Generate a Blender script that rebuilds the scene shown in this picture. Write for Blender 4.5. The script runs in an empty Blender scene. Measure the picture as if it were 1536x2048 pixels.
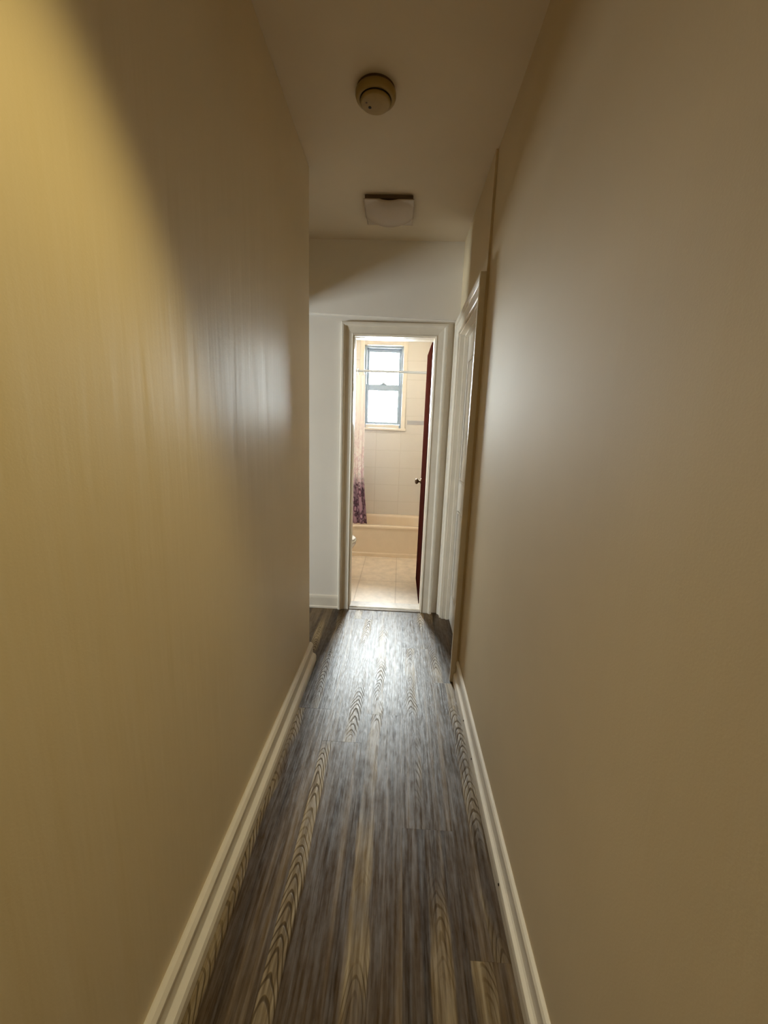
import bpy, bmesh, math, random
from mathutils import Vector, Matrix

random.seed(7)
SC = bpy.context.scene
COL = SC.collection

# ------------------------------------------------------------------ camera
F_PX, PITCH, ROLL, YAW = 801.4, -0.196, 0.036, -0.0339
CAM_Z = 1.3796


def cam_dir(u, v):
    """image direction (u right, v down, in units of focal length) -> world direction"""
    c, s = math.cos(ROLL), math.sin(ROLL)
    X, Y = c * u + s * v, -s * u + c * v
    x, up, d = X, -Y, 1.0
    c, s = math.cos(PITCH), math.sin(PITCH)
    y, z = c * d - s * up, s * d + c * up
    c, s = math.cos(YAW), math.sin(YAW)
    return Vector((c * x + s * y, -s * x + c * y, z))


fw = cam_dir(0, 0)
rt = (cam_dir(1, 0) - fw).normalized()
up = (fw - cam_dir(0, 1)).normalized()
cam = bpy.data.cameras.new('camera')
cam.sensor_fit = 'VERTICAL'
cam.sensor_height = 36.0
cam.sensor_width = 27.0
cam.lens = F_PX * 36.0 / 2048.0
cam.clip_start = 0.01
cam_o = bpy.data.objects.new('camera', cam)
COL.objects.link(cam_o)
bk = -fw.normalized()
cam_o.matrix_world = Matrix(((rt.x, up.x, bk.x, 0), (rt.y, up.y, bk.y, 0), (rt.z, up.z, bk.z, CAM_Z), (0, 0, 0, 1)))
SC.camera = cam_o

# ------------------------------------------------------------------ light and exposure
SC.view_settings.view_transform = 'Standard'
SC.view_settings.look = 'None'
SC.view_settings.gamma = 1.0
SC.view_settings.use_curve_mapping = False
SC.view_settings.exposure = 0.0
SKY_STRENGTH = 215.0
SKY_COLOR = (0.92, 0.97, 1.0)
DOWNLIGHT_WATTS = 47.0
DOWNLIGHT_COLOR = (1.0, 0.80, 0.32)
BATH_LAMP = 32.0
BATH_LAMP_COLOR = (1.0, 0.92, 0.79)

cy = SC.cycles
cy.use_denoising = True
try:
    cy.denoiser = 'OPENIMAGEDENOISE'
    cy.denoising_input_passes = 'RGB_ALBEDO_NORMAL'
except Exception:
    pass
cy.max_bounces = 14
cy.diffuse_bounces = 8
cy.glossy_bounces = 6
cy.transparent_max_bounces = 12
cy.caustics_reflective = False
cy.caustics_refractive = False
cy.sample_clamp_indirect = 6.0
cy.use_adaptive_sampling = False

world = bpy.data.worlds.new('overcast_sky')
SC.world = world
world.use_nodes = True
bg = world.node_tree.nodes['Background']
bg.inputs['Color'].default_value = (*SKY_COLOR, 1)
bg.inputs['Strength'].default_value = SKY_STRENGTH


# ------------------------------------------------------------------ materials
def new_mat(name):
    m = bpy.data.materials.new(name)
    m.use_nodes = True
    nt = m.node_tree
    return m, nt, nt.nodes, nt.links, nt.nodes['Principled BSDF']


def N(nt, kind, **kw):
    n = nt.nodes.new(kind)
    for k, v in kw.items():
        if k in n.inputs.keys():
            n.inputs[k].default_value = v
        else:
            setattr(n, k, v)
    return n


def ramp(nt, stops):
    n = nt.nodes.new('ShaderNodeValToRGB')
    while len(n.color_ramp.elements) < len(stops):
        n.color_ramp.elements.new(0.5)
    for e, (p, c) in zip(n.color_ramp.elements, stops):
        e.position = p
        e.color = (*c, 1)
    return n


def plain(name, color, rough=0.5, metal=0.0, spec=0.5, noise=0.06, nscale=12.0, bump=0.0, bscale=200.0):
    m, nt, nd, lk, b = new_mat(name)
    tc = N(nt, 'ShaderNodeTexCoord')
    nz = N(nt, 'ShaderNodeTexNoise', Scale=nscale, Detail=4.0)
    lk.new(tc.outputs['Object'], nz.inputs['Vector'])
    r = ramp(nt, [(0.3, tuple(c * (1 - noise) for c in color)), (0.7, tuple(min(1, c * (1 + noise)) for c in color))])
    lk.new(nz.outputs['Fac'], r.inputs['Fac'])
    lk.new(r.outputs['Color'], b.inputs['Base Color'])
    b.inputs['Roughness'].default_value = rough
    b.inputs['Metallic'].default_value = metal
    b.inputs['Specular IOR Level'].default_value = spec
    if bump:
        n2 = N(nt, 'ShaderNodeTexNoise', Scale=bscale, Detail=2.0)
        lk.new(tc.outputs['Object'], n2.inputs['Vector'])
        bp = N(nt, 'ShaderNodeBump', Strength=bump, Distance=0.002)
        lk.new(n2.outputs['Fac'], bp.inputs['Height'])
        lk.new(bp.outputs['Normal'], b.inputs['Normal'])
    return m


def wall_paint(name, color, rough=0.42, streak=0.12):
    """satin wall paint: vertical roller waviness plus orange peel"""
    m, nt, nd, lk, b = new_mat(name)
    tc = N(nt, 'ShaderNodeTexCoord')
    mp = N(nt, 'ShaderNodeMapping')
    mp.inputs['Scale'].default_value = (9.0, 9.0, 0.7)
    lk.new(tc.outputs['Object'], mp.inputs['Vector'])
    n1 = N(nt, 'ShaderNodeTexNoise', Scale=1.6, Detail=3.0, Roughness=0.55)
    lk.new(mp.outputs['Vector'], n1.inputs['Vector'])
    n2 = N(nt, 'ShaderNodeTexNoise', Scale=260.0, Detail=2.0)
    lk.new(tc.outputs['Object'], n2.inputs['Vector'])
    b1 = N(nt, 'ShaderNodeBump', Strength=streak, Distance=0.01)
    lk.new(n1.outputs['Fac'], b1.inputs['Height'])
    b2 = N(nt, 'ShaderNodeBump', Strength=0.10, Distance=0.001)
    lk.new(n2.outputs['Fac'], b2.inputs['Height'])
    lk.new(b1.outputs['Normal'], b2.inputs['Normal'])
    lk.new(b2.outputs['Normal'], b.inputs['Normal'])
    n3 = N(nt, 'ShaderNodeTexNoise', Scale=2.2, Detail=3.0)
    lk.new(tc.outputs['Object'], n3.inputs['Vector'])
    r = ramp(nt, [(0.3, tuple(c * 0.97 for c in color)), (0.7, tuple(c * 1.03 for c in color))])
    lk.new(n3.outputs['Fac'], r.inputs['Fac'])
    lk.new(r.outputs['Color'], b.inputs['Base Color'])
    b.inputs['Roughness'].default_value = rough
    return m


def plank_mat():
    """printed vinyl plank: dark brown strips, one lighter strip with cathedral rings per board"""
    m, nt, nd, lk, b = new_mat('vinyl_wood_plank')

    def math_(op, a, c=None, d=None, clamp=False):
        n = nt.nodes.new('ShaderNodeMath'); n.operation = op; n.use_clamp = clamp
        for k, v in enumerate((a, c, d)):
            if v is None: continue
            if isinstance(v, (int, float)): n.inputs[k].default_value = v
            else: lk.new(v, n.inputs[k])
        return n.outputs[0]

    def maprange(v, a, c, e=0.0, f=1.0):
        n = nt.nodes.new('ShaderNodeMapRange'); n.interpolation_type = 'SMOOTHSTEP'
        lk.new(v, n.inputs['Value'])
        n.inputs['From Min'].default_value = a; n.inputs['From Max'].default_value = c
        n.inputs['To Min'].default_value = e; n.inputs['To Max'].default_value = f
        return n.outputs['Result']

    uv = N(nt, 'ShaderNodeUVMap', uv_map='plank')
    at = N(nt, 'ShaderNodeAttribute', attribute_name='plank_tone')
    sp = N(nt, 'ShaderNodeSeparateColor'); lk.new(at.outputs['Color'], sp.inputs['Color'])
    sx = N(nt, 'ShaderNodeSeparateXYZ'); lk.new(uv.outputs['UV'], sx.inputs['Vector'])
    U, V, SEED, TONE, STRIP = sx.outputs['X'], sx.outputs['Y'], sp.outputs['Red'], sp.outputs['Green'], sp.outputs['Blue']

    def noise(su, sv, ss, detail=4.0, rough=0.55):
        cb = N(nt, 'ShaderNodeCombineXYZ')
        lk.new(math_('MULTIPLY', U, su), cb.inputs['X']); lk.new(math_('MULTIPLY', V, sv), cb.inputs['Y']); lk.new(math_('MULTIPLY', SEED, ss), cb.inputs['Z'])
        n = N(nt, 'ShaderNodeTexNoise', Scale=1.0, Detail=detail, Roughness=rough)
        lk.new(cb.outputs['Vector'], n.inputs['Vector'])
        return n.outputs['Fac']

    broad = noise(26, 0.8, 60, 3.0)
    fibre = noise(110, 5.0, 30, 4.0, 0.6)
    wob = noise(3, 2.2, 75, 3.0)
    pores = noise(420, 16.0, 12, 3.0, 0.7)
    # dark field
    t = math_('ADD', math_('MULTIPLY_ADD', fibre, 0.22, math_('MULTIPLY_ADD', broad, 1.1, 0.02)), math_('MULTIPLY', TONE, 0.16))
    base = ramp(nt, [(0.50, (0.020, 0.010, 0.003)), (0.66, (0.050, 0.028, 0.010)), (0.80, (0.068, 0.041, 0.018)), (0.96, (0.14, 0.092, 0.045))])
    lk.new(t, base.inputs['Fac'])
    # lighter strip
    du = math_('ADD', math_('SUBTRACT', U, STRIP), math_('MULTIPLY', math_('SUBTRACT', wob, 0.5), 0.060))
    adu = math_('ABSOLUTE', du)
    mask = maprange(adu, 0.024, 0.031, 1.0, 0.0)
    fade = maprange(noise(5, 1.6, 44, 2.0), 0.36, 0.55)
    mask = math_('MULTIPLY', mask, fade)
    lt = math_('MULTIPLY_ADD', fibre, 0.5, math_('MULTIPLY', broad, 0.5))
    light = ramp(nt, [(0.35, (0.080, 0.050, 0.023)), (0.50, (0.19, 0.133, 0.066)), (0.66, (0.34, 0.255, 0.13))])
    lk.new(lt, light.inputs['Fac'])
    # cathedral rings: chevrons along the strip
    q = math_('MULTIPLY', math_('POWER', math_('MULTIPLY', adu, 36.0), 1.6), 1.9)
    ph = math_('ADD', math_('MULTIPLY', V, 26.0), math_('ADD', q, math_('MULTIPLY', noise(14, 5.0, 90, 2.0), 3.2)))
    rg = maprange(math_('SINE', math_('MULTIPLY', ph, 6.2832)), 0.25, 0.95)
    rg = math_('MULTIPLY', rg, maprange(noise(8, 2.5, 21, 2.0), 0.38, 0.60))
    mixl = N(nt, 'ShaderNodeMix', data_type='RGBA')
    lk.new(math_('MULTIPLY', rg, 0.65), mixl.inputs['Factor']); lk.new(light.outputs['Color'], mixl.inputs['A']); mixl.inputs['B'].default_value = (0.030, 0.018, 0.010, 1)
    mx = N(nt, 'ShaderNodeMix', data_type='RGBA')
    lk.new(mask, mx.inputs['Factor']); lk.new(base.outputs['Color'], mx.inputs['A']); lk.new(mixl.outputs['Result'], mx.inputs['B'])
    lk.new(mx.outputs['Result'], b.inputs['Base Color'])
    # embossed, fairly dull wear layer
    lk.new(maprange(fibre, 0.25, 0.75, 0.31, 0.47), b.inputs['Roughness'])
    h = math_('ADD', math_('MULTIPLY', fibre, 0.6), math_('ADD', math_('MULTIPLY', pores, 0.35), math_('MULTIPLY', math_('MULTIPLY', rg, mask), -0.5)))
    h = math_('ADD', h, math_('MULTIPLY', noise(60, 22.0, 17, 3.0), 0.45))
    bp = N(nt, 'ShaderNodeBump', Strength=0.55, Distance=0.0022)
    lk.new(h, bp.inputs['Height']); lk.new(bp.outputs['Normal'], b.inputs['Normal'])
    lk.new(maprange(h, 0.45, 1.0, 0.10, 0.95), b.inputs['Specular IOR Level'])
    return m


def tile_mat(name, c1, c2, grout, w, h, axes, off=(0, 0), mortar=0.003, rough=0.2, mottled=0.0):
    m, nt, nd, lk, b = new_mat(name)
    tc = N(nt, 'ShaderNodeTexCoord')
    sx = N(nt, 'ShaderNodeSeparateXYZ'); lk.new(tc.outputs['Object'], sx.inputs['Vector'])
    cb = N(nt, 'ShaderNodeCombineXYZ')
    for i, ax in enumerate(axes):
        ad = N(nt, 'ShaderNodeMath', operation='ADD'); ad.inputs[1].default_value = -off[i] + 100 * (w, h)[i]
        lk.new(sx.outputs[ax], ad.inputs[0]); lk.new(ad.outputs[0], cb.inputs['XY'[i]])
    br = N(nt, 'ShaderNodeTexBrick', offset=0.0)
    lk.new(cb.outputs['Vector'], br.inputs['Vector'])
    br.inputs['Scale'].default_value = 1.0
    br.inputs['Brick Width'].default_value = w; br.inputs['Row Height'].default_value = h
    br.inputs['Mortar Size'].default_value = mortar; br.inputs['Mortar Smooth'].default_value = 0.2
    br.inputs['Color1'].default_value = (*c1, 1); br.inputs['Color2'].default_value = (*c2, 1); br.inputs['Mortar'].default_value = (*grout, 1)
    out = br.outputs['Color']
    if mottled:
        nz = N(nt, 'ShaderNodeTexNoise', Scale=11.0, Detail=6.0, Roughness=0.65)
        lk.new(tc.outputs['Object'], nz.inputs['Vector'])
        r = ramp(nt, [(0.3, (1 - mottled,) * 3), (0.7, (1, 1, 1))])
        lk.new(nz.outputs['Fac'], r.inputs['Fac'])
        mx = N(nt, 'ShaderNodeMix', data_type='RGBA', blend_type='MULTIPLY'); mx.inputs['Factor'].default_value = 1.0
        lk.new(out, mx.inputs['A']); lk.new(r.outputs['Color'], mx.inputs['B']); out = mx.outputs['Result']
    lk.new(out, b.inputs['Base Color'])
    bp = N(nt, 'ShaderNodeBump', Strength=0.4, Distance=0.002, invert=True)
    lk.new(br.outputs['Fac'], bp.inputs['Height']); lk.new(bp.outputs['Normal'], b.inputs['Normal'])
    b.inputs['Roughness'].default_value = rough
    return m


def dark_wood():
    m, nt, nd, lk, b = new_mat('mahogany_door')
    tc = N(nt, 'ShaderNodeTexCoord')
    mp = N(nt, 'ShaderNodeMapping'); mp.inputs['Scale'].default_value = (30, 30, 1.5)
    lk.new(tc.outputs['Object'], mp.inputs['Vector'])
    nz = N(nt, 'ShaderNodeTexNoise', Scale=1.5, Detail=5.0, Distortion=0.6)
    lk.new(mp.outputs['Vector'], nz.inputs['Vector'])
    r = ramp(nt, [(0.3, (0.018, 0.004, 0.003)), (0.7, (0.055, 0.014, 0.010))])
    lk.new(nz.outputs['Fac'], r.inputs['Fac']); lk.new(r.outputs['Color'], b.inputs['Base Color'])
    b.inputs['Roughness'].default_value = 0.75
    b.inputs['Specular IOR Level'].default_value = 0.0
    return m


def curtain_mat():
    """white fabric with faint pink flowers, deep purple print towards the hem"""
    m, nt, nd, lk, b = new_mat('floral_shower_curtain')
    uv = N(nt, 'ShaderNodeUVMap', uv_map='cloth')
    sx = N(nt, 'ShaderNodeSeparateXYZ'); lk.new(uv.outputs['UV'], sx.inputs['Vector'])
    v1 = N(nt, 'ShaderNodeTexVoronoi', Scale=14.0); lk.new(uv.outputs['UV'], v1.inputs['Vector'])
    n1 = N(nt, 'ShaderNodeTexNoise', Scale=20.0, Detail=4.0, Distortion=1.0); lk.new(uv.outputs['UV'], n1.inputs['Vector'])
    # upper print
    up_ = ramp(nt, [(0.44, (0.86, 0.82, 0.82)), (0.52, (0.80, 0.68, 0.71)), (0.60, (0.60, 0.42, 0.50)), (0.72, (0.84, 0.78, 0.80))])
    lk.new(n1.outputs['Fac'], up_.inputs['Fac'])
    # hem print
    sm = N(nt, 'ShaderNodeMath', operation='MULTIPLY_ADD'); sm.inputs[1].default_value = 0.55
    lk.new(n1.outputs['Fac'], sm.inputs[0]); lk.new(v1.outputs['Distance'], sm.inputs[2])
    lo = ramp(nt, [(0.45, (0.42, 0.27, 0.33)), (0.58, (0.17, 0.07, 0.12)), (0.72, (0.030, 0.010, 0.020)), (0.92, (0.28, 0.17, 0.22))])
    lk.new(sm.outputs[0], lo.inputs['Fac'])
    # height blend (v coordinate is metres above the floor)
    hz = N(nt, 'ShaderNodeMath', operation='MULTIPLY_ADD'); hz.inputs[1].default_value = 0.35
    lk.new(n1.outputs['Fac'], hz.inputs[0]); lk.new(sx.outputs['Y'], hz.inputs[2])
    mr = N(nt, 'ShaderNodeMapRange'); mr.inputs['From Min'].default_value = 0.96; mr.inputs['From Max'].default_value = 1.10
    lk.new(hz.outputs[0], mr.inputs['Value'])
    mx = N(nt, 'ShaderNodeMix', data_type='RGBA')
    lk.new(mr.outputs[0], mx.inputs['Factor']); lk.new(lo.outputs['Color'], mx.inputs['A']); lk.new(up_.outputs['Color'], mx.inputs['B'])
    # upper third fades to plain white cloth
    m2 = N(nt, 'ShaderNodeMapRange'); m2.inputs['From Min'].default_value = 0.85; m2.inputs['From Max'].default_value = 1.6
    lk.new(sx.outputs['Y'], m2.inputs['Value'])
    mx2 = N(nt, 'ShaderNodeMix', data_type='RGBA'); lk.new(m2.outputs[0], mx2.inputs['Factor'])
    lk.new(mx.outputs['Result'], mx2.inputs['A']); mx2.inputs['B'].default_value = (0.86, 0.82, 0.82, 1)
    lk.new(mx2.outputs['Result'], b.inputs['Base Color'])
    b.inputs['Roughness'].default_value = 0.7
    return m


def glass_mat():
    m, nt, nd, lk, b = new_mat('window_glass')
    nd.remove(b)
    tr = N(nt, 'ShaderNodeBsdfTransparent'); tr.inputs['Color'].default_value = (0.97, 0.99, 0.98, 1)
    gl = N(nt, 'ShaderNodeBsdfGlossy'); gl.inputs['Roughness'].default_value = 0.02
    fr = N(nt, 'ShaderNodeFresnel'); fr.inputs['IOR'].default_value = 1.45
    mx = N(nt, 'ShaderNodeMixShader')
    lk.new(fr.outputs[0], mx.inputs[0]); lk.new(tr.outputs[0], mx.inputs[1]); lk.new(gl.outputs[0], mx.inputs[2])
    lk.new(mx.outputs[0], nd['Material Output'].inputs['Surface'])
    return m


def lamp_mat(name, color, strength):
    m, nt, nd, lk, b = new_mat(name)
    b.inputs['Base Color'].default_value = (0.8, 0.8, 0.8, 1)
    b.inputs['Emission Color'].default_value = (*color, 1)
    b.inputs['Emission Strength'].default_value = strength
    return m


M = dict(
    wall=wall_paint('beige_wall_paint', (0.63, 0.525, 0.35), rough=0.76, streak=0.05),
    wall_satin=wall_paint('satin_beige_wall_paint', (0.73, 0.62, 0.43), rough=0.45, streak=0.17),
    wall_white=wall_paint('off_white_wall_paint', (0.80, 0.76, 0.70), rough=0.5),
    ceil=wall_paint('ceiling_paint', (0.70, 0.61, 0.48), rough=0.75, streak=0.03),
    trim=plain('white_trim_paint', (0.77, 0.71, 0.61), rough=0.36, noise=0.04, bump=0.08, bscale=60),
    door=plain('white_door_paint', (0.62, 0.58, 0.52), rough=0.38, noise=0.04),
    plank=plank_mat(),
    bath_floor=tile_mat('beige_floor_tile', (0.90, 0.79, 0.66), (0.88, 0.76, 0.63), (0.72, 0.61, 0.50), 0.345, 0.69, 'XY', (0.013, 3.58), 0.005, 0.35, 0.24),
    bath_wall=tile_mat('cream_wall_tile', (0.69, 0.655, 0.60), (0.68, 0.645, 0.59), (0.61, 0.57, 0.51), 0.30, 0.212, 'XZ', (0.0, 0.10), 0.003, 0.22),
    bath_side=tile_mat('cream_side_tile', (0.74, 0.68, 0.59), (0.73, 0.67, 0.58), (0.63, 0.57, 0.48), 0.30, 0.212, 'YZ', (0.0, 0.10), 0.003, 0.22),
    accent=plain('grey_accent_tile', (0.40, 0.39, 0.39), rough=0.2),
    stone=plain('marble_saddle', (0.66, 0.62, 0.57), rough=0.3, noise=0.15, nscale=18),
    metal_strip=plain('dull_metal', (0.16, 0.14, 0.12), rough=0.45, metal=0.6),
    alu=plain('grey_aluminium', (0.32, 0.39, 0.47), rough=0.45, metal=0.1),  # grey-blue tone lifted: glare haze around the window put into the colour
    chrome=plain('brushed_chrome', (0.55, 0.55, 0.55), rough=0.25, metal=1.0),
    glass=glass_mat(),
    dwood=dark_wood(),
    brass=plain('aged_brass', (0.10, 0.06, 0.03), rough=0.4, metal=0.7),
    tub=plain('almond_enamel', (0.76, 0.64, 0.49), rough=0.16, noise=0.02),
    china=plain('white_china', (0.80, 0.76, 0.70), rough=0.12, noise=0.01),
    curtain=curtain_mat(),
    ivory=plain('yellowed_plastic', (0.33, 0.22, 0.055), rough=0.45, noise=0.06, nscale=40),
    ivory_shadow=plain('yellowed_plastic_shadow', (0.10, 0.055, 0.02), rough=0.6),  # darkened copy of the plastic, shadow put into the colour
    black=plain('dark_grille', (0.02, 0.014, 0.01), rough=0.6),
    opal=plain('opal_glass', (0.54, 0.46, 0.38), rough=0.25, noise=0.02),
    bronze=plain('dark_bronze_pan', (0.13, 0.085, 0.05), rough=0.5),
    rod=plain('grey_rod_metal', (0.30, 0.31, 0.32), rough=0.45),
    white_metal=plain('white_enamelled_metal', (0.40, 0.36, 0.31), rough=0.4),
    nail=plain('rusty_nail', (0.05, 0.03, 0.02), rough=0.5, metal=0.6),
    bath_lamp=lamp_mat('bath_globe_glow', BATH_LAMP_COLOR, BATH_LAMP),
)


# ------------------------------------------------------------------ mesh helpers
def link(name, bm, mat, parent=None, smooth=False, bevel=0.0, seg=2, sub=0, loc=None):
    me = bpy.data.meshes.new(name)
    bmesh.ops.recalc_face_normals(bm, faces=bm.faces)
    bm.to_mesh(me); bm.free()
    me.materials.append(mat)
    if smooth:
        for p in me.polygons: p.use_smooth = True
    o = bpy.data.objects.new(name, me)
    COL.objects.link(o)
    if parent is not None:
        o.parent = parent
        o.matrix_parent_inverse = parent_inv(parent)
    if bevel:
        b = o.modifiers.new('edge', 'BEVEL'); b.width = bevel; b.segments = seg; b.limit_method = 'ANGLE'; b.angle_limit = math.radians(40)
    if sub:
        s = o.modifiers.new('smooth', 'SUBSURF'); s.levels = sub; s.render_levels = sub
    return o


def parent_inv(p):
    """geometry is written in world coordinates; undo the parent's placement"""
    mtx = Matrix.Identity(4)
    q = p
    chain = []
    while q is not None:
        chain.append(q); q = q.parent
    for q in reversed(chain):
        mtx = mtx @ q.matrix_parent_inverse @ Matrix.LocRotScale(q.location, q.rotation_euler, q.scale)
    return mtx.inverted()


def tag(o, label=None, cat=None, kind=None, group=None):
    if label: o['label'] = label
    if cat: o['category'] = cat
    if kind: o['kind'] = kind
    if group: o['group'] = group
    return o


def empty(name, loc, label, cat, kind=None, group=None):
    o = bpy.data.objects.new(name, None)
    o.location = loc; o.empty_display_size = 0.1
    COL.objects.link(o)
    return tag(o, label, cat, kind, group)


def box(bm, x0, x1, y0, y1, z0, z1):
    v = [bm.verts.new((x, y, z)) for x in (x0, x1) for y in (y0, y1) for z in (z0, z1)]
    for f in ((0, 1, 3, 2), (4, 6, 7, 5), (0, 4, 5, 1), (2, 3, 7, 6), (0, 2, 6, 4), (1, 5, 7, 3)):
        bm.faces.new([v[i] for i in f])
    return v


def boxes(*bs):
    bm = bmesh.new()
    for b in bs: box(bm, *b)
    return bm


def tube(bm, path, r, seg=16, caps=True):
    path = [Vector(p) for p in path]
    rings = []
    for i, p in enumerate(path):
        t = (path[min(i + 1, len(path) - 1)] - path[max(i - 1, 0)]).normalized()
        a = t.orthogonal().normalized(); c = t.cross(a)
        if rings:
            a = (prev_a - t * prev_a.dot(t)).normalized(); c = t.cross(a)
        prev_a = a
        rr = r[i] if isinstance(r, (list, tuple)) else r
        rings.append([bm.verts.new(p + a * rr * math.cos(2 * math.pi * k / seg) + c * rr * math.sin(2 * math.pi * k / seg)) for k in range(seg)])
    for A, B in zip(rings, rings[1:]):
        for k in range(seg):
            bm.faces.new((A[k], A[(k + 1) % seg], B[(k + 1) % seg], B[k]))
    if caps:
        bm.faces.new(rings[0][::-1]); bm.faces.new(rings[-1])
    return bm


def lathe(bm, prof, origin, axis='Z', seg=48):
    """prof: list of (radius, offset along the axis)"""
    ox, oy, oz = origin
    rings = []
    for r, h in prof:
        ring = []
        n = 1 if r < 1e-6 else seg
        for k in range(n):
            a = 2 * math.pi * k / seg
            c, s = r * math.cos(a), r * math.sin(a)
            p = {'Z': (ox + c, oy + s, oz + h), 'X': (ox + h, oy + c, oz + s), 'Y': (ox + c, oy + h, oz + s)}[axis]
            ring.append(bm.verts.new(p))
        rings.append(ring)
    for A, B in zip(rings, rings[1:]):
        if len(A) == 1 and len(B) == 1: continue
        for k in range(seg):
            if len(A) == 1: bm.faces.new((A[0], B[(k + 1) % seg], B[k]))
            elif len(B) == 1: bm.faces.new((A[k], A[(k + 1) % seg], B[0]))
            else: bm.faces.new((A[k], A[(k + 1) % seg], B[(k + 1) % seg], B[k]))
    return bm


def extrude_profile(bm, prof, place, s0, s1, steps=1):
    """closed profile of (t, z) swept from s0 to s1; place(s, t, z) -> world point"""
    rows = [[bm.verts.new(place(s0 + (s1 - s0) * i / steps, t, z)) for t, z in prof] for i in range(steps + 1)]
    n = len(prof)
    for A, B in zip(rows, rows[1:]):
        for k in range(n):
            bm.faces.new((A[k], A[(k + 1) % n], B[(k + 1) % n], B[k]))
    bm.faces.new(rows[0][::-1]); bm.faces.new(rows[-1])


def casing(bm, prof, place, u0, u1, ztop, zbot=0.0, outer=None):
    """three-sided moulding around an opening, mitred; prof points are (w outward, t off the wall)"""
    cols = []
    for w, t in prof:
        top = ztop + w
        cols.append([place(u0 - w, zbot, t), place(u0 - w, top, t), place(u1 + w, top, t), place(u1 + w, zbot, t)])
    vs = [[bm.verts.new(p) for p in c] for c in cols]
    n = len(prof)
    for k in range(n):
        A, B = vs[k], vs[(k + 1) % n]
        for i in range(3):
            bm.faces.new((A[i], A[i + 1], B[i + 1], B[i]))
    bm.faces.new([v[0] for v in vs]); bm.faces.new([v[3] for v in vs][::-1])


# ------------------------------------------------------------------ measurements (metres)
XL, XR, XF = -0.497, 0.380, 0.369          # hall wall faces, and the far stretch of the second wall
H = 2.6246
Y1 = 2.207                                 # where the long wall stops
Y2, Y2B = 2.9587, 3.08                     # bathroom wall, front and back face
DL, DR, DH = -0.350, 0.209, 2.03           # bathroom doorway
YB = 5.02                                  # tiled back wall
BXL, BXR = -1.05, 0.45                     # bathroom side walls
S0, S1, SH = 2.155, 2.872, 2.045           # side doorway

# ------------------------------------------------------------------ floors
def plank_floor():
    bm = bmesh.new()
    uvl = bm.loops.layers.uv.new('plank')
    col = bm.loops.layers.float_color.new('plank_tone')
    W, L = 0.18, 1.22
    joints = {-3: 1.10, -2: 1.780, -1: 1.570, 0: 1.762, 1: 1.185, 2: 2.05}     # plank column -> one joint
    tones = {(-2, 0): .25, (-2, -1): .55, (-1, 0): .75, (-1, -1): .20, (0, 0): .55, (0, -1): .45, (1, 0): .55, (1, -1): .35}
    strips = {(-1, -1): .022, (0, -1): .052, (1, -1): .105, (0, 0): .06, (-1, 0): .12, (1, 0): .05, (-2, -1): .02}     # where the pale strip runs in a board
    xmin, xmax, ymin, ymax = -3.4, 0.52, -1.5, Y2 + 0.02
    i0 = math.floor((xmin + 0.115) / W); i1 = math.ceil((xmax + 0.115) / W)
    rng = random.Random(21)
    for i in range(i0, i1):
        x0 = -0.115 + i * W; x1 = x0 + W
        j = joints.get(i, rng.uniform(0, L))
        k0 = math.floor((ymin - j) / L); k1 = math.ceil((ymax - j) / L)
        for k in range(k0, k1):
            y0, y1 = j + k * L, j + (k + 1) * L
            a, c = rng.random(), rng.random()
            st = strips.get((i, k), rng.choice((.03, .09, .15)))
            c = tones.get((i, k), c)
            X0, X1, Yl, Yh = max(x0, xmin), min(x1, xmax), max(y0, ymin), min(y1, ymax)
            if X1 <= X0 or Yh <= Yl: continue
            e = 0.0002
            P = [(X0, Yl), (X1, Yl), (X1, Yh), (X0, Yh)]
            Q = [(X0 + e, Yl + e), (X1 - e, Yl + e), (X1 - e, Yh - e), (X0 + e, Yh - e)]
            lo = [bm.verts.new((x, y, -0.0004)) for x, y in P]
            hi = [bm.verts.new((x, y, 0.0)) for x, y in Q]
            fs = [bm.faces.new(hi)] + [bm.faces.new((lo[q], lo[(q + 1) % 4], hi[(q + 1) % 4], hi[q])) for q in range(4)]
            for f in fs:
                for l in f.loops:
                    l[uvl].uv = (l.vert.co.x - x0, l.vert.co.y - y0)
                    l[col] = (a, c, st, 1)
    box(bm, xmin, xmax, ymin, ymax, -0.08, -0.0006)
    return bm


def link_keep(name, bm, mat):
    me = bpy.data.meshes.new(name); bm.to_mesh(me); bm.free(); me.materials.append(mat)
    o = bpy.data.objects.new(name, me); COL.objects.link(o); return o


tag(link_keep('floor', plank_floor(), M['plank']), 'grey-brown wood-look vinyl plank floor of the hallway', 'floor', 'structure')
tag(link('floor', boxes((BXL - .1, BXR + .1, Y2 + 0.02, YB + .1, -0.08, 0.002)), M['bath_floor']),
    'beige square tile floor of the bathroom beyond the doorway', 'floor', 'structure')

# ------------------------------------------------------------------ ceiling and walls
tag(link('ceiling', boxes((-3.5, .65, -1.6, YB + .2, H, H + .1)), M['ceil']), 'plain painted ceiling over the hallway', 'ceiling', 'structure')

tag(link('wall_left', boxes((XL - .12, XL, -1.4, Y1, 0, H)), M['wall_satin'], bevel=0.004),
    'long beige wall that stops at a corner before the bathroom', 'wall', 'structure')
tag(link('wall_right', boxes(
    (XR, XR + .12, -1.4, 2.065, 0, H),
    (XF, XR + .12, 2.065, S0, 0, H), (XF, XR + .12, S1, Y2 + .12, 0, H), (XF, XR + .12, S0, S1, SH, H),
    (XR + .09, XR + .14, S0 - .05, S1 + .05, 0, SH + .05)), M['wall']),
    'long beige wall with a side doorway near its far end', 'wall', 'structure')


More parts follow.
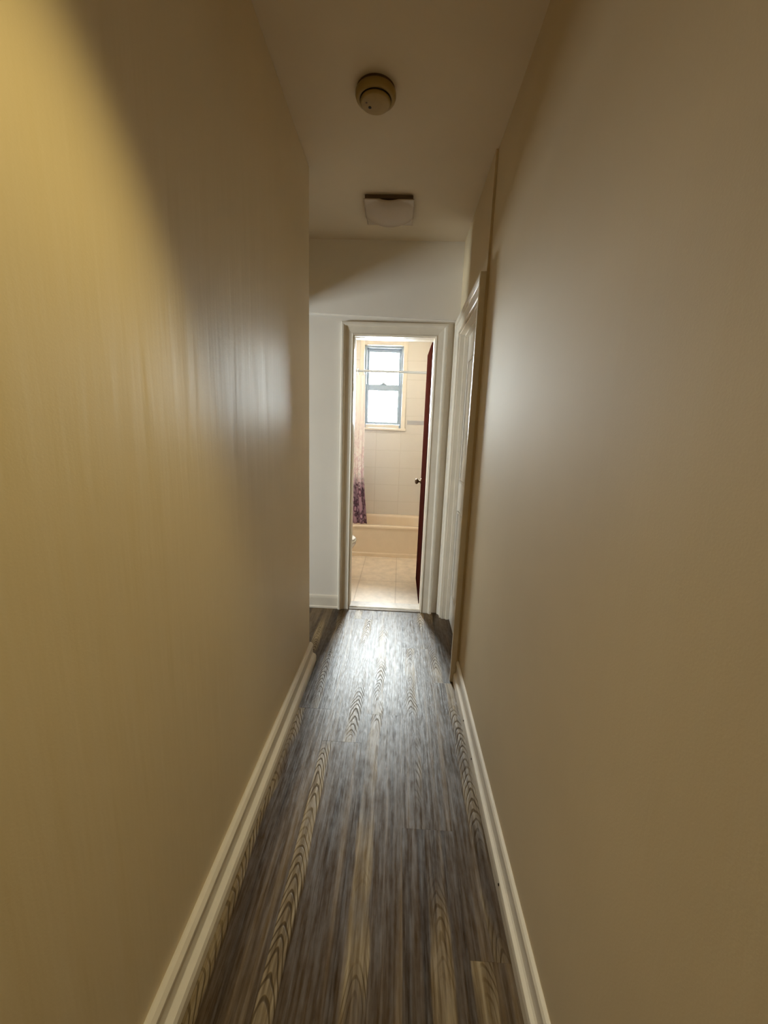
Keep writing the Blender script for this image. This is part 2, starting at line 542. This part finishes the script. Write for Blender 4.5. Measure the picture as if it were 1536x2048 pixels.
def end_wall():
    bm = boxes((-1.75, DL, Y2, Y2B, 0, H), (DR, XR + .12, Y2, Y2B, 0, H), (DL, DR, Y2, Y2B, DH, H))
    # upper part of the wall stands a little proud of the lower part
    v = box(bm, -1.75, XF + .001, Y2 - .016, Y2 + .001, 2.15, H)
    for q in v:
        if q.co.z < 2.3: q.co.z = 2.142 + (0.0275 * (0.37 - q.co.x))
    return bm


tag(link('wall_end', end_wall(), M['wall_white']), 'short wall around the bathroom doorway, thicker above door height', 'wall', 'structure')
AX = -1.0                                   # recess is this deep; a daylit bedroom opens off it
tag(link('wall_alcove', boxes((AX - .12, AX, Y1 - .12, 2.27, 0, H), (AX - .12, AX, 2.90, Y2, 0, H), (AX - .12, AX, 2.27, 2.90, 2.12, H),
                              (AX, XL - .12, Y1 - .12, Y1, 0, H)), M['wall']),
    'beige walls of the recess behind the corner', 'wall', 'structure')
BX0, BY0, BY1 = -3.3, .2, Y2
WY0, WY1, WB, WT = 1.45, 1.82, .95, 1.66             # bedroom window
tag(link('wall_bedroom', boxes((BX0 - .12, BX0, BY0, WY0, 0, H), (BX0 - .12, BX0, WY1, BY1 + .12, 0, H), (BX0 - .12, BX0, WY0, WY1, 0, WB), (BX0 - .12, BX0, WY0, WY1, WT, H),
                               (BX0 - .12, AX - .12, BY0 - .12, BY0, 0, H), (BX0 - .12, -1.75, Y2, Y2B, 0, H), (AX - .12, AX, BY0 - .12, Y1 - .12, 0, H)), M['wall']),
    'pale walls of the daylit bedroom off the recess', 'wall', 'structure')
w2 = empty('window_2', (BX0, WY0, WB), 'bedroom window with a white frame', 'window', 'structure')
tag(link('wall_behind', boxes((XL - .2, XR + .12, -1.5, -1.4, 0, H)), M['wall']), 'beige wall closing the hallway behind the viewer', 'wall', 'structure')
WX0, WX1, WZ0, WZ1 = -0.470, 0.000, 1.432, 2.390     # window opening
tag(link('wall_bathroom_back', boxes((BXL - .15, WX0, YB, YB + .15, 0, H), (WX1, BXR + .15, YB, YB + .15, 0, H),
                                     (WX0, WX1, YB, YB + .15, 0, WZ0), (WX0, WX1, YB, YB + .15, WZ1, H)), M['bath_wall']),
    'cream tiled wall behind the bathtub with a window in it', 'wall', 'structure')
tag(link('wall_bathroom_left', boxes((BXL - .15, BXL, Y2B, YB, 0, H)), M['bath_side']), 'cream tiled bathroom side wall behind the toilet', 'wall', 'structure')
tag(link('wall_bathroom_right', boxes((BXR, BXR + .15, Y2B, YB, 0, H)), M['bath_side']), 'cream tiled bathroom side wall behind the opened door', 'wall', 'structure')

# ------------------------------------------------------------------ baseboards
PL = [(0, 0), (.041, 0), (.041, .030), (.036, .042), (.026, .048), (.020, .052), (.018, .090), (.022, .097), (.022, .106), (.014, .116), (.006, .120), (0, .120)]
PR = [(0, 0), (.024, 0), (.025, .040), (.023, .054), (.014, .060), (.010, .066), (.008, .106), (.013, .113), (.013, .124), (.009, .132), (.003, .136), (0, .136)]
PE = [(0, 0), (.020, 0), (.020, .012), (.014, .020), (.013, .085), (.010, .100), (.004, .108), (0, .108)]
bm = bmesh.new(); extrude_profile(bm, PL, lambda s, t, z: (XL + t, s, z), -1.4, Y1 + .004)
tag(link('baseboard_left', bm, M['trim'], bevel=0.0015), 'cream moulded baseboard along the wall that stops at the corner', 'baseboard', 'structure')
bm = bmesh.new(); extrude_profile(bm, PR, lambda s, t, z: (XR - t, s, z), -1.4, 2.075)
bb = tag(link('baseboard_right', bm, M['trim'], bevel=0.0015), 'cream moulded baseboard with nail heads, running up to the side door', 'baseboard', 'structure')
for y, z in ((1.690, .050), (1.467, .046), (0.989, .045)):
    bm = bmesh.new(); lathe(bm, [(0, .0022), (.0028, .0018), (.0042, 0), (.0042, -.004), (0, -.004)][::-1], (XR - .0245, y, z), 'X', 14)
    for v in bm.verts: v.co.x = 2 * (XR - .0245) - v.co.x
    link('nail', bm, M['nail'], bb, smooth=True)
bm = bmesh.new(); extrude_profile(bm, PE, lambda s, t, z: (s, Y2 - t, z), -1.7, DL - .0885)
tag(link('baseboard_end', bm, M['trim'], bevel=0.0015), 'cream baseboard beside the bathroom doorway', 'baseboard', 'structure')

# ------------------------------------------------------------------ bathroom door frame
PC = [(.004, 0), (.004, .012), (.010, .016), (.016, .012), (.024, .012), (.046, .015), (.060, .017), (.064, .026), (.072, .030), (.084, .030), (.088, .026), (.088, 0)]


def bath_frame():
    bm = bmesh.new()
    casing(bm, PC, lambda u, z, t: (u, Y2 - t, z), DL, DR, DH)
    th = .003                                     # jamb lining and stops
    box(bm, DL - .01, DL + .001, Y2 - .002, Y2B + .002, 0, DH)
    box(bm, DR - .001, DR + .01, Y2 - .002, Y2B + .002, 0, DH)
    box(bm, DL - .01, DR + .01, Y2 - .002, Y2B + .002, DH - .001, DH + .01)
    box(bm, DL, DL + th, Y2 + .035, Y2 + .075, 0, DH)
    box(bm, DR - th, DR, Y2 + .035, Y2 + .075, 0, DH)
    box(bm, DL, DR, Y2 + .035, Y2 + .075, DH - th, DH)
    casing(bm, [(.004, 0), (.004, .014), (.06, .018), (.06, 0)], lambda u, z, t: (u, Y2B + t, z), DL, DR + .04, DH)
    return bm


tag(link('trim_1', bath_frame(), M['trim'], bevel=0.0012), 'white moulded door frame around the bathroom doorway', 'door frame', 'structure')


def side_frame():
    bm = bmesh.new()
    casing(bm, PC, lambda u, z, t: (XF - t, u, z), S0, S1, SH)
    box(bm, XF - .002, XR + .1, S0 - .001, S0 + .012, 0, SH)
    box(bm, XF - .002, XR + .1, S1 - .012, S1 + .001, 0, SH)
    box(bm, XF - .002, XR + .1, S0, S1, SH - .012, SH + .001)
    box(bm, XF + .030, XF + .055, S0 + .012, S0 + .024, 0, SH - .012)
    box(bm, XF + .030, XF + .055, S1 - .024, S1 - .012, 0, SH - .012)
    box(bm, XF + .030, XF + .055, S0 + .012, S1 - .012, SH - .024, SH - .012)
    return bm


tag(link('trim_2', side_frame(), M['trim'], bevel=0.0012), 'white moulded frame of the side doorway, seen nearly edge-on', 'door frame', 'structure')

# side door leaf, closed in its frame
d2 = empty('door_2', (XF + .056, S0 + .014, 0), 'closed painted door recessed in the side doorway', 'door', 'structure')


def panel_leaf():
    bm = boxes((XF + .056, XF + .088, S0 + .014, S1 - .014, .008, SH - .014))
    for z0, z1 in ((.22, .86), (1.06, 1.86)):
        for y0, y1 in ((S0 + .10, S0 + .33), (S0 + .39, S1 - .10)):
            for a, b_, c, d in ((y0, y1, z0, z0 + .015), (y0, y1, z1 - .015, z1), (y0, y0 + .015, z0, z1), (y1 - .015, y1, z0, z1)):
                box(bm, XF + .048, XF + .057, a, b_, c, d)
    return bm


link('door_leaf', panel_leaf(), M['door'], d2, bevel=0.002)
bm = bmesh.new(); lathe(bm, [(0, -.045), (.018, -.042), (.026, -.030), (.022, -.018), (.009, -.012), (.009, -.004), (.026, -.003), (.026, 0)], (XF + .056, S0 + .075, .96), 'X', 24)
link('knob', bm, M['brass'], d2, smooth=True)

# ------------------------------------------------------------------ threshold
bm = bmesh.new()
extrude_profile(bm, [(0, -.002), (0, .006), (.010, .013), (.105, .013), (.125, .003), (.125, -.002)], lambda s, t, z: (s, Y2 + .010 + t, z), DL + .001, DR - .001)
tr = tag(link('trim_3', bm, M['stone'], bevel=0.001), 'pale stone saddle across the bathroom doorway', 'threshold', 'structure')
bm = bmesh.new()
extrude_profile(bm, [(0, 0), (.004, .005), (.014, .008), (.026, .007), (.030, 0)], lambda s, t, z: (s, Y2 - .018 + t, z), DL - .002, DR + .002)
link('metal_strip', bm, M['metal_strip'], tr, bevel=0.001)

# ------------------------------------------------------------------ bathroom door leaf, opened inward
d1 = empty('door_1', (DR + .018, Y2B + .006, 0), 'dark reddish-brown bathroom door standing open, seen edge-on', 'door', 'structure')
LX0, LX1, LY0, LY1 = DR - .006, DR + .030, Y2B + .010, Y2B + .592
bm = boxes((LX0, LX1, LY0, LY1, .012, 2.045))
link('door_leaf', bm, M['dwood'], d1, bevel=0.002)
KY, KZ = LY1 - .062, .957
for nm, sgn, x in (('knob', -1, LX0), ('knob', 1, LX1)):
    bm = bmesh.new(); lathe(bm, [(.028, 0), (.028, .003), (.024, .006), (.010, .009), (.009, .024), (.017, .028), (.025, .038), (.025, .046), (.017, .054), (0, .057)], (0, KY, KZ), 'X', 28)
    for v in bm.verts: v.co.x = x + sgn * v.co.x
    link(nm, bm, M['brass'], d1, smooth=True)
for z in (.22, 1.02, 1.80):
    bm = bmesh.new(); tube(bm, [(DR + .036, Y2B + .010, z - .045), (DR + .036, Y2B + .010, z + .045)], .006, 12)
    box(bm, DR + .004, DR + .030, Y2B + .0075, Y2B + .0100, z - .045, z + .045)
    link('hinge', bm, M['brass'], d1)

# ------------------------------------------------------------------ bathroom window
w1 = empty('window_1', ((WX0 + WX1) / 2, YB, WZ0), 'small double-hung bathroom window with grey metal frame, bright sky outside', 'window', 'structure')
f0, f1 = YB + .045, YB + .115


def ring(bm, x0, x1, z0, z1, wl, wr, wb, wt, y0, y1):
    box(bm, x0, x0 + wl, y0, y1, z0, z1); box(bm, x1 - wr, x1, y0, y1, z0, z1)
    box(bm, x0 + wl, x1 - wr, y0, y1, z0, z0 + wb); box(bm, x0 + wl, x1 - wr, y0, y1, z1 - wt, z1)


bm = bmesh.new(); ring(bm, WX0, WX1, WZ0, WZ1, .028, .028, .02, .026, f0, f1 + .03)
link('frame', bm, M['alu'], w1, bevel=0.002)
bm = boxes((WX0 + .028, WX1 - .028, YB + .044, YB + .105, WZ0 + .0005, WZ0 + .044))
link('inner_sill', bm, M['trim'], w1, bevel=0.004)
xa, xb = WX0 + .028, WX1 - .028
zm = 1.915
for nm, z0, z1, y0, wb, wt in (('sash', zm - .030, WZ1 - .026, YB + .106, .050, .036), ('sash', WZ0 + .045, zm + .034, YB + .066, .028, .072)):
    bm = bmesh.new(); ring(bm, xa, xb, z0, z1, .028, .028, wb, wt, y0, y0 + .03)
    s_ = link(nm, bm, M['alu'], w1, bevel=0.002)
    bm = boxes((xa + .026, xb - .026, y0 + .012, y0 + .017, z0 + wb - .003, z1 - wt + .003))
    link('pane', bm, M['glass'], s_)
bm = boxes((-.275, -.195, YB + .058, YB + .092, zm + .032, zm + .044), (-.255, -.215, YB + .054, YB + .076, zm + .040, zm + .058))
link('latch', bm, M['alu'], w1, bevel=0.004)


def win_casing():
    bm = bmesh.new()
    t, w = .014, .046
    box(bm, WX0 - w, WX0 + .004, YB - t, YB + .045, WZ0 - .004, WZ1 + w); box(bm, WX1 - .004, WX1 + w, YB - t, YB + .045, WZ0 - .004, WZ1 + w)
    box(bm, WX0 + .004, WX1 - .004, YB - t, YB + .045, WZ1 - .004, WZ1 + w)
    return bm


link('casing', win_casing(), M['trim'], w1, bevel=0.003)
bm = boxes((WX0 - .06, WX1 + .06, YB - .035, YB + .05, WZ0 - .026, WZ0 + .001))
link('sill', bm, M['trim'], w1, bevel=0.005)
bm = bmesh.new()
for a_ in ((WY0, WY0 + .05, WB, WT), (WY1 - .05, WY1, WB, WT), (WY0 + .05, WY1 - .05, WB, WB + .05), (WY0 + .05, WY1 - .05, WT - .05, WT)):
    box(bm, BX0 - .09, BX0 - .03, *a_)
link('frame', bm, M['trim'], w2)
link('pane', boxes((BX0 - .064, BX0 - .058, WY0 + .04, WY1 - .04, WB + .04, WT - .04)), M['glass'], w2)
# grey border of small tiles level with the sill
bm = boxes((WX1 + .072, BXR, YB - .006, YB + .002, 1.484, 1.532))
tag(link('trim_4', bm, M['accent'], bevel=0.002), 'grey border tile strip beside the bathroom window', 'tile border', 'structure')

portal = bpy.data.lights.new('window_daylight_portal', 'AREA')
portal.shape = 'RECTANGLE'; portal.size = WX1 - WX0; portal.size_y = WZ1 - WZ0
po = bpy.data.objects.new('window_daylight_portal', portal); COL.objects.link(po)
po.location = ((WX0 + WX1) / 2, YB + .17, (WZ0 + WZ1) / 2); po.rotation_euler = (math.radians(-90), 0, 0)
portal.cycles.is_portal = True
p2 = bpy.data.lights.new('bedroom_daylight_portal', 'AREA')
p2.shape = 'RECTANGLE'; p2.size = WT - WB; p2.size_y = WY1 - WY0
p2o = bpy.data.objects.new('bedroom_daylight_portal', p2); COL.objects.link(p2o)
p2o.location = (BX0 - .13, (WY0 + WY1) / 2, (WB + WT) / 2); p2o.rotation_euler = (0, math.radians(-90), 0)
p2.cycles.is_portal = True

# ------------------------------------------------------------------ bathtub
def superell(cx, cy, a, b, n, seg=64):
    out = []
    for k in range(seg):
        t = 2 * math.pi * k / seg
        c, s = math.cos(t), math.sin(t)
        out.append((cx + a * math.copysign(abs(c) ** (2 / n), c), cy + b * math.copysign(abs(s) ** (2 / n), s)))
    return out


tub_t = empty('bathtub', ((BXL + BXR) / 2, 4.32, .002), 'almond enamel bathtub built in under the bathroom window', 'bathtub')
TX0, TX1, TY0, TY1, TZ = BXL + .003, BXR - .003, 4.322, YB - .003, .362


def tub_body():
    bm = bmesh.new()
    cx, cy_ = (TX0 + TX1) / 2, (TY0 + TY1) / 2
    a, b_ = (TX1 - TX0) / 2, (TY1 - TY0) / 2
    loops = [(a, b_, 40, TZ - .012), (a - .004, b_ - .004, 40, TZ - .003), (a - .012, b_ - .012, 40, TZ), (a - .055, b_ - .052, 9, TZ), (a - .066, b_ - .062, 7, TZ - .006),
             (a - .074, b_ - .070, 6, TZ - .03), (a - .10, b_ - .09, 5, TZ - .16), (a - .15, b_ - .12, 4.5, TZ - .28), (a - .22, b_ - .17, 4, TZ - .315), (a - .5, b_ - .27, 3, TZ - .32)]
    rows = [[bm.verts.new((x, y, z)) for x, y in superell(cx, cy_, A, B, n, 96)] for A, B, n, z in loops]
    for A, B in zip(rows, rows[1:]):
        for k in range(96): bm.faces.new((A[k], A[(k + 1) % 96], B[(k + 1) % 96], B[k]))
    bm.faces.new(rows[-1])
    return bm


link('basin', tub_body(), M['tub'], tub_t, smooth=True)
bm = bmesh.new()
extrude_profile(bm, [(.03, .002), (.006, .002), (.006, .036), (.010, .044), (.014, .050), (.014, .300), (.010, .318), (.002, .330), (.000, .338), (.000, .351), (.03, .351)],
                lambda s, t, z: (s, TY0 + t, z), TX0, TX1)
link('apron', bm, M['tub'], tub_t, bevel=0.002)

# ------------------------------------------------------------------ toilet, only its rim shows past the door frame
to = empty('toilet', (-.74, 3.56, .002), 'white toilet whose bowl just peeks past the doorway jamb', 'toilet')


def egg(cx, cy, lx, ly, seg=48):
    pts = []
    for k in range(seg):
        t = 2 * math.pi * k / seg
        c, s = math.cos(t), math.sin(t)
        f = 1.0 if c > 0 else .82
        pts.append((cx + lx * c * f, cy + ly * s))
    return pts


def stack(rows_spec):
    bm = bmesh.new()
    rows = [[bm.verts.new((x, y, z)) for x, y in egg(cx, 3.56, lx, ly)] for cx, lx, ly, z in rows_spec]
    for A, B in zip(rows, rows[1:]):
        for k in range(len(A)): bm.faces.new((A[k], A[(k + 1) % len(A)], B[(k + 1) % len(A)], B[k]))
    bm.faces.new(rows[0][::-1]); bm.faces.new(rows[-1])
    return bm


link('bowl', stack([(-.70, .17, .11, .002), (-.70, .165, .105, .06), (-.69, .15, .10, .14), (-.67, .18, .13, .22), (-.635, .235, .172, .32), (-.62, .248, .18, .365), (-.62, .248, .18, .385),
                    (-.62, .20, .14, .385), (-.63, .17, .12, .33), (-.66, .08, .06, .25)]), M['china'], to, smooth=True)
link('seat', stack([(-.62, .250, .182, .386), (-.62, .254, .186, .394), (-.62, .250, .182, .404)]), M['china'], to, smooth=True)
link('lid', stack([(-.62, .246, .178, .4045), (-.62, .250, .182, .412), (-.62, .235, .168, .424)]), M['china'], to, smooth=True)
link('tank', boxes((BXL + .012, BXL + .20, 3.36, 3.76, .388, .72)), M['china'], to, bevel=0.02, seg=3)
link('tank_lid', boxes((BXL + .006, BXL + .208, 3.35, 3.77, .72, .748)), M['china'], to, bevel=0.008, seg=3)
bm = bmesh.new(); tube(bm, [(BXL + .20, 3.42, .66), (BXL + .214, 3.42, .66), (BXL + .216, 3.45, .655), (BXL + .216, 3.49, .648)], .006, 10)
link('flush_lever', bm, M['chrome'], to, smooth=True)

# ------------------------------------------------------------------ shower rod and curtain
RY, RZ = 4.362, 2.0
rod = empty('curtain_rod', ((BXL + BXR) / 2, RY, RZ), 'thin metal shower rod spanning the tub in front of the window', 'curtain rod')
bm = bmesh.new(); tube(bm, [(BXL + .004, RY, RZ), (BXR - .004, RY, RZ)], .0125, 18)
link('rod', bm, M['rod'], rod, smooth=True)
for x, s in ((BXL, 1), (BXR, -1)):
    bm = bmesh.new(); lathe(bm, [(.0, .001), (.030, .001), (.030, .006), (.020, .012), (.016, .026), (.0128, .028)], (0, RY, RZ), 'X', 24)
    for v in bm.verts: v.co.x = x + s * v.co.x
    link('flange', bm, M['chrome'], rod, smooth=True)

cu = empty('shower_curtain', (-.62, RY, RZ), 'pink and purple floral shower curtain bunched at one end of the rod', 'shower curtain')


def curtain_mesh():
    bm = bmesh.new()
    uvl = bm.loops.layers.uv.new('cloth')
    nx, nz = 150, 60
    rows = []
    for j in range(nz + 1):
        v = j / nz
        z = 1.965 + (.372 - 1.965) * v
        edge = -.392 + .004 * math.sin(v * 6) + .058 * max(0, v - .55) ** 1.3 / .45 ** 1.3
        row = []
        for i in range(nx + 1):
            u = i / nx
            x = -.96 + (edge + .96) * u
            ph = u * 2 * math.pi * 8.5 + .35 * math.sin(v * 3 + u * 5)
            amp = .010 + .008 * v + .003 * math.sin(u * 23)
            y = RY + amp * math.sin(ph) + .004 * math.sin(2.3 * ph + 2 * v)
            x += .006 * math.sin(2 * ph + v * 2)
            row.append((bm.verts.new((x, y, z + .004 * math.sin(ph * .5 + 1) * (1 if j in (0,) else 0))), (u * 1.75, z)))
        rows.append(row)
    for A, B in zip(rows, rows[1:]):
        for i in range(nx):
            q = (A[i], A[i + 1], B[i + 1], B[i])
            f = bm.faces.new([e[0] for e in q])
            for l, e in zip(f.loops, q): l[uvl].uv = e[1]
    return bm


c_ = link('cloth', curtain_mesh(), M['curtain'], cu, smooth=True)
sd = c_.modifiers.new('thick', 'SOLIDIFY'); sd.thickness = 0.0015
for i in range(9):
    x = -.945 + i * (.54 / 8)
    bm = bmesh.new()
    pts = [(x + .004 * math.sin(a), RY + .024 * math.sin(a), RZ - .009 + .026 * math.cos(a)) for a in [2 * math.pi * k / 28 for k in range(29)]]
    tube(bm, pts, .0022, 8, caps=False)
    link('curtain_ring', bm, M['chrome'], cu, smooth=True)

# ------------------------------------------------------------------ smoke detector
DX, DY = -.146, 1.758
sd_t = empty('smoke_detector', (DX, DY, H), 'round yellowed smoke detector on the hallway ceiling', 'smoke detector')
bm = bmesh.new(); lathe(bm, [(0, -.0005), (.071, -.0005), (.071, -.010), (.0, -.010)], (DX, DY, H), 'Z', 56)
link('mounting_plate', bm, M['ivory_shadow'], sd_t)  # dark colour paints the shadow gap between body and ceiling
bm = bmesh.new(); lathe(bm, [(0, -.010), (.073, -.010), (.0755, -.013), (.0755, -.022), (.073, -.029), (.067, -.034), (.060, -.0355), (.0585, -.033), (0, -.033)], (DX, DY, H), 'Z', 64)
link('body', bm, M['ivory'], sd_t, smooth=True)
bm = bmesh.new(); lathe(bm, [(0, -.033), (.0580, -.033), (.0580, -.037), (0, -.037)], (DX, DY, H), 'Z', 56)
link('vent_gap', bm, M['black'], sd_t)
bm = bmesh.new(); lathe(bm, [(0, -.037), (.0560, -.037), (.0570, -.040), (.0555, -.045), (.050, -.048), (0, -.049)], (DX, DY, H), 'Z', 64)
link('cap', bm, M['ivory'], sd_t, smooth=True)
bm = bmesh.new(); lathe(bm, [(0, -.045), (.0058, -.045), (.0058, -.0495), (.004, -.0502), (0, -.0502)], (DX - .022, DY + .012, H), 'Z', 20)
tag(link('indicator_light', bm, M['black'], sd_t), 'small dark indicator light')
bm = bmesh.new(); lathe(bm, [(0, -.045), (.0036, -.045), (.0036, -.0490), (0, -.0490)], (DX - .033, DY - .010, H), 'Z', 16)
link('test_hole', bm, M['ivory_shadow'], sd_t)

# ------------------------------------------------------------------ square ceiling light, switched off
LX, LY, LW = -.116, 2.552, .135
cl = empty('ceiling_light', (LX, LY, H), 'square flush ceiling light with sagging glass shade, switched off', 'ceiling light')
link('base_pan', boxes((LX - .130, LX + .130, LY - .130, LY + .130, H - .019, H - .0005)), M['bronze'], cl, bevel=0.004)
bm = bmesh.new(); lathe(bm, [(0, -.019), (.022, -.019), (.022, -.026), (.0, -.026)], (LX, LY, H), 'Z', 20)
tube(bm, [(LX, LY, H - .024), (LX, LY, H - .066)], .004, 10)
link('stem', bm, M['white_metal'], cl)


def bent_glass():
    bm = bmesh.new()
    n = 32
    g = [[None] * (n + 1) for _ in range(n + 1)]
    for i in range(n + 1):
        for j in range(n + 1):
            u, v = 2 * i / n - 1, 2 * j / n - 1
            r = math.hypot(u, v)
            sag = max(0.0, math.cos(min(r / 1.06, 1) * math.pi / 2)) ** .8
            g[i][j] = bm.verts.new((LX + u * LW, LY + v * LW, H - .023 - .050 * sag))
    for i in range(n):
        for j in range(n):
            bm.faces.new((g[i][j], g[i + 1][j], g[i + 1][j + 1], g[i][j + 1]))
    return bm


gs = link('glass_shade', bent_glass(), M['opal'], cl, smooth=True)
q = gs.modifiers.new('thick', 'SOLIDIFY'); q.thickness = 0.004
# ------------------------------------------------------------------ lamps that light the place from outside the picture
DLX, DLY = 0.08, 0.54
dl_t = empty('recessed_downlight', (DLX, DLY, H), 'recessed ceiling downlight lit above the viewer', 'downlight')
bm = bmesh.new(); lathe(bm, [(.050, 0), (.050, -.002), (.055, -.004), (.075, -.003), (.077, 0)], (DLX, DLY, H), 'Z', 40)
link('rim', bm, M['white_metal'], dl_t, smooth=True)
sl = bpy.data.lights.new('downlight_bulb', 'SPOT')
sl.energy = DOWNLIGHT_WATTS; sl.color = DOWNLIGHT_COLOR; sl.spot_size = math.radians(63); sl.spot_blend = 0.65; sl.shadow_soft_size = 0.04
so = bpy.data.objects.new('downlight_bulb', sl); COL.objects.link(so)
so.location = (DLX, DLY, H - .02); so.rotation_euler = (math.radians(-2.5), math.radians(14.5), 0); so.parent = dl_t; so.matrix_parent_inverse = parent_inv(dl_t)
vl = empty('vanity_light', (-.72, Y2B, 1.95), 'frosted vanity light lit on the bathroom wall', 'lamp')
bm = boxes((-.92, -.52, Y2B, Y2B + .02, 1.92, 1.98)); link('backplate', bm, M['chrome'], vl, bevel=0.004)
for x in (-.84, -.60):
    bm = bmesh.new(); tube(bm, [(x, Y2B + .02, 1.95), (x, Y2B + .075, 1.95)], .01, 12); link('arm', bm, M['chrome'], vl)
    bm = bmesh.new(); bmesh.ops.create_uvsphere(bm, u_segments=28, v_segments=14, radius=.06)
    for v in bm.verts: v.co += Vector((x, Y2B + .125, 1.95))
    link('globe', bm, M['bath_lamp'], vl, smooth=True)
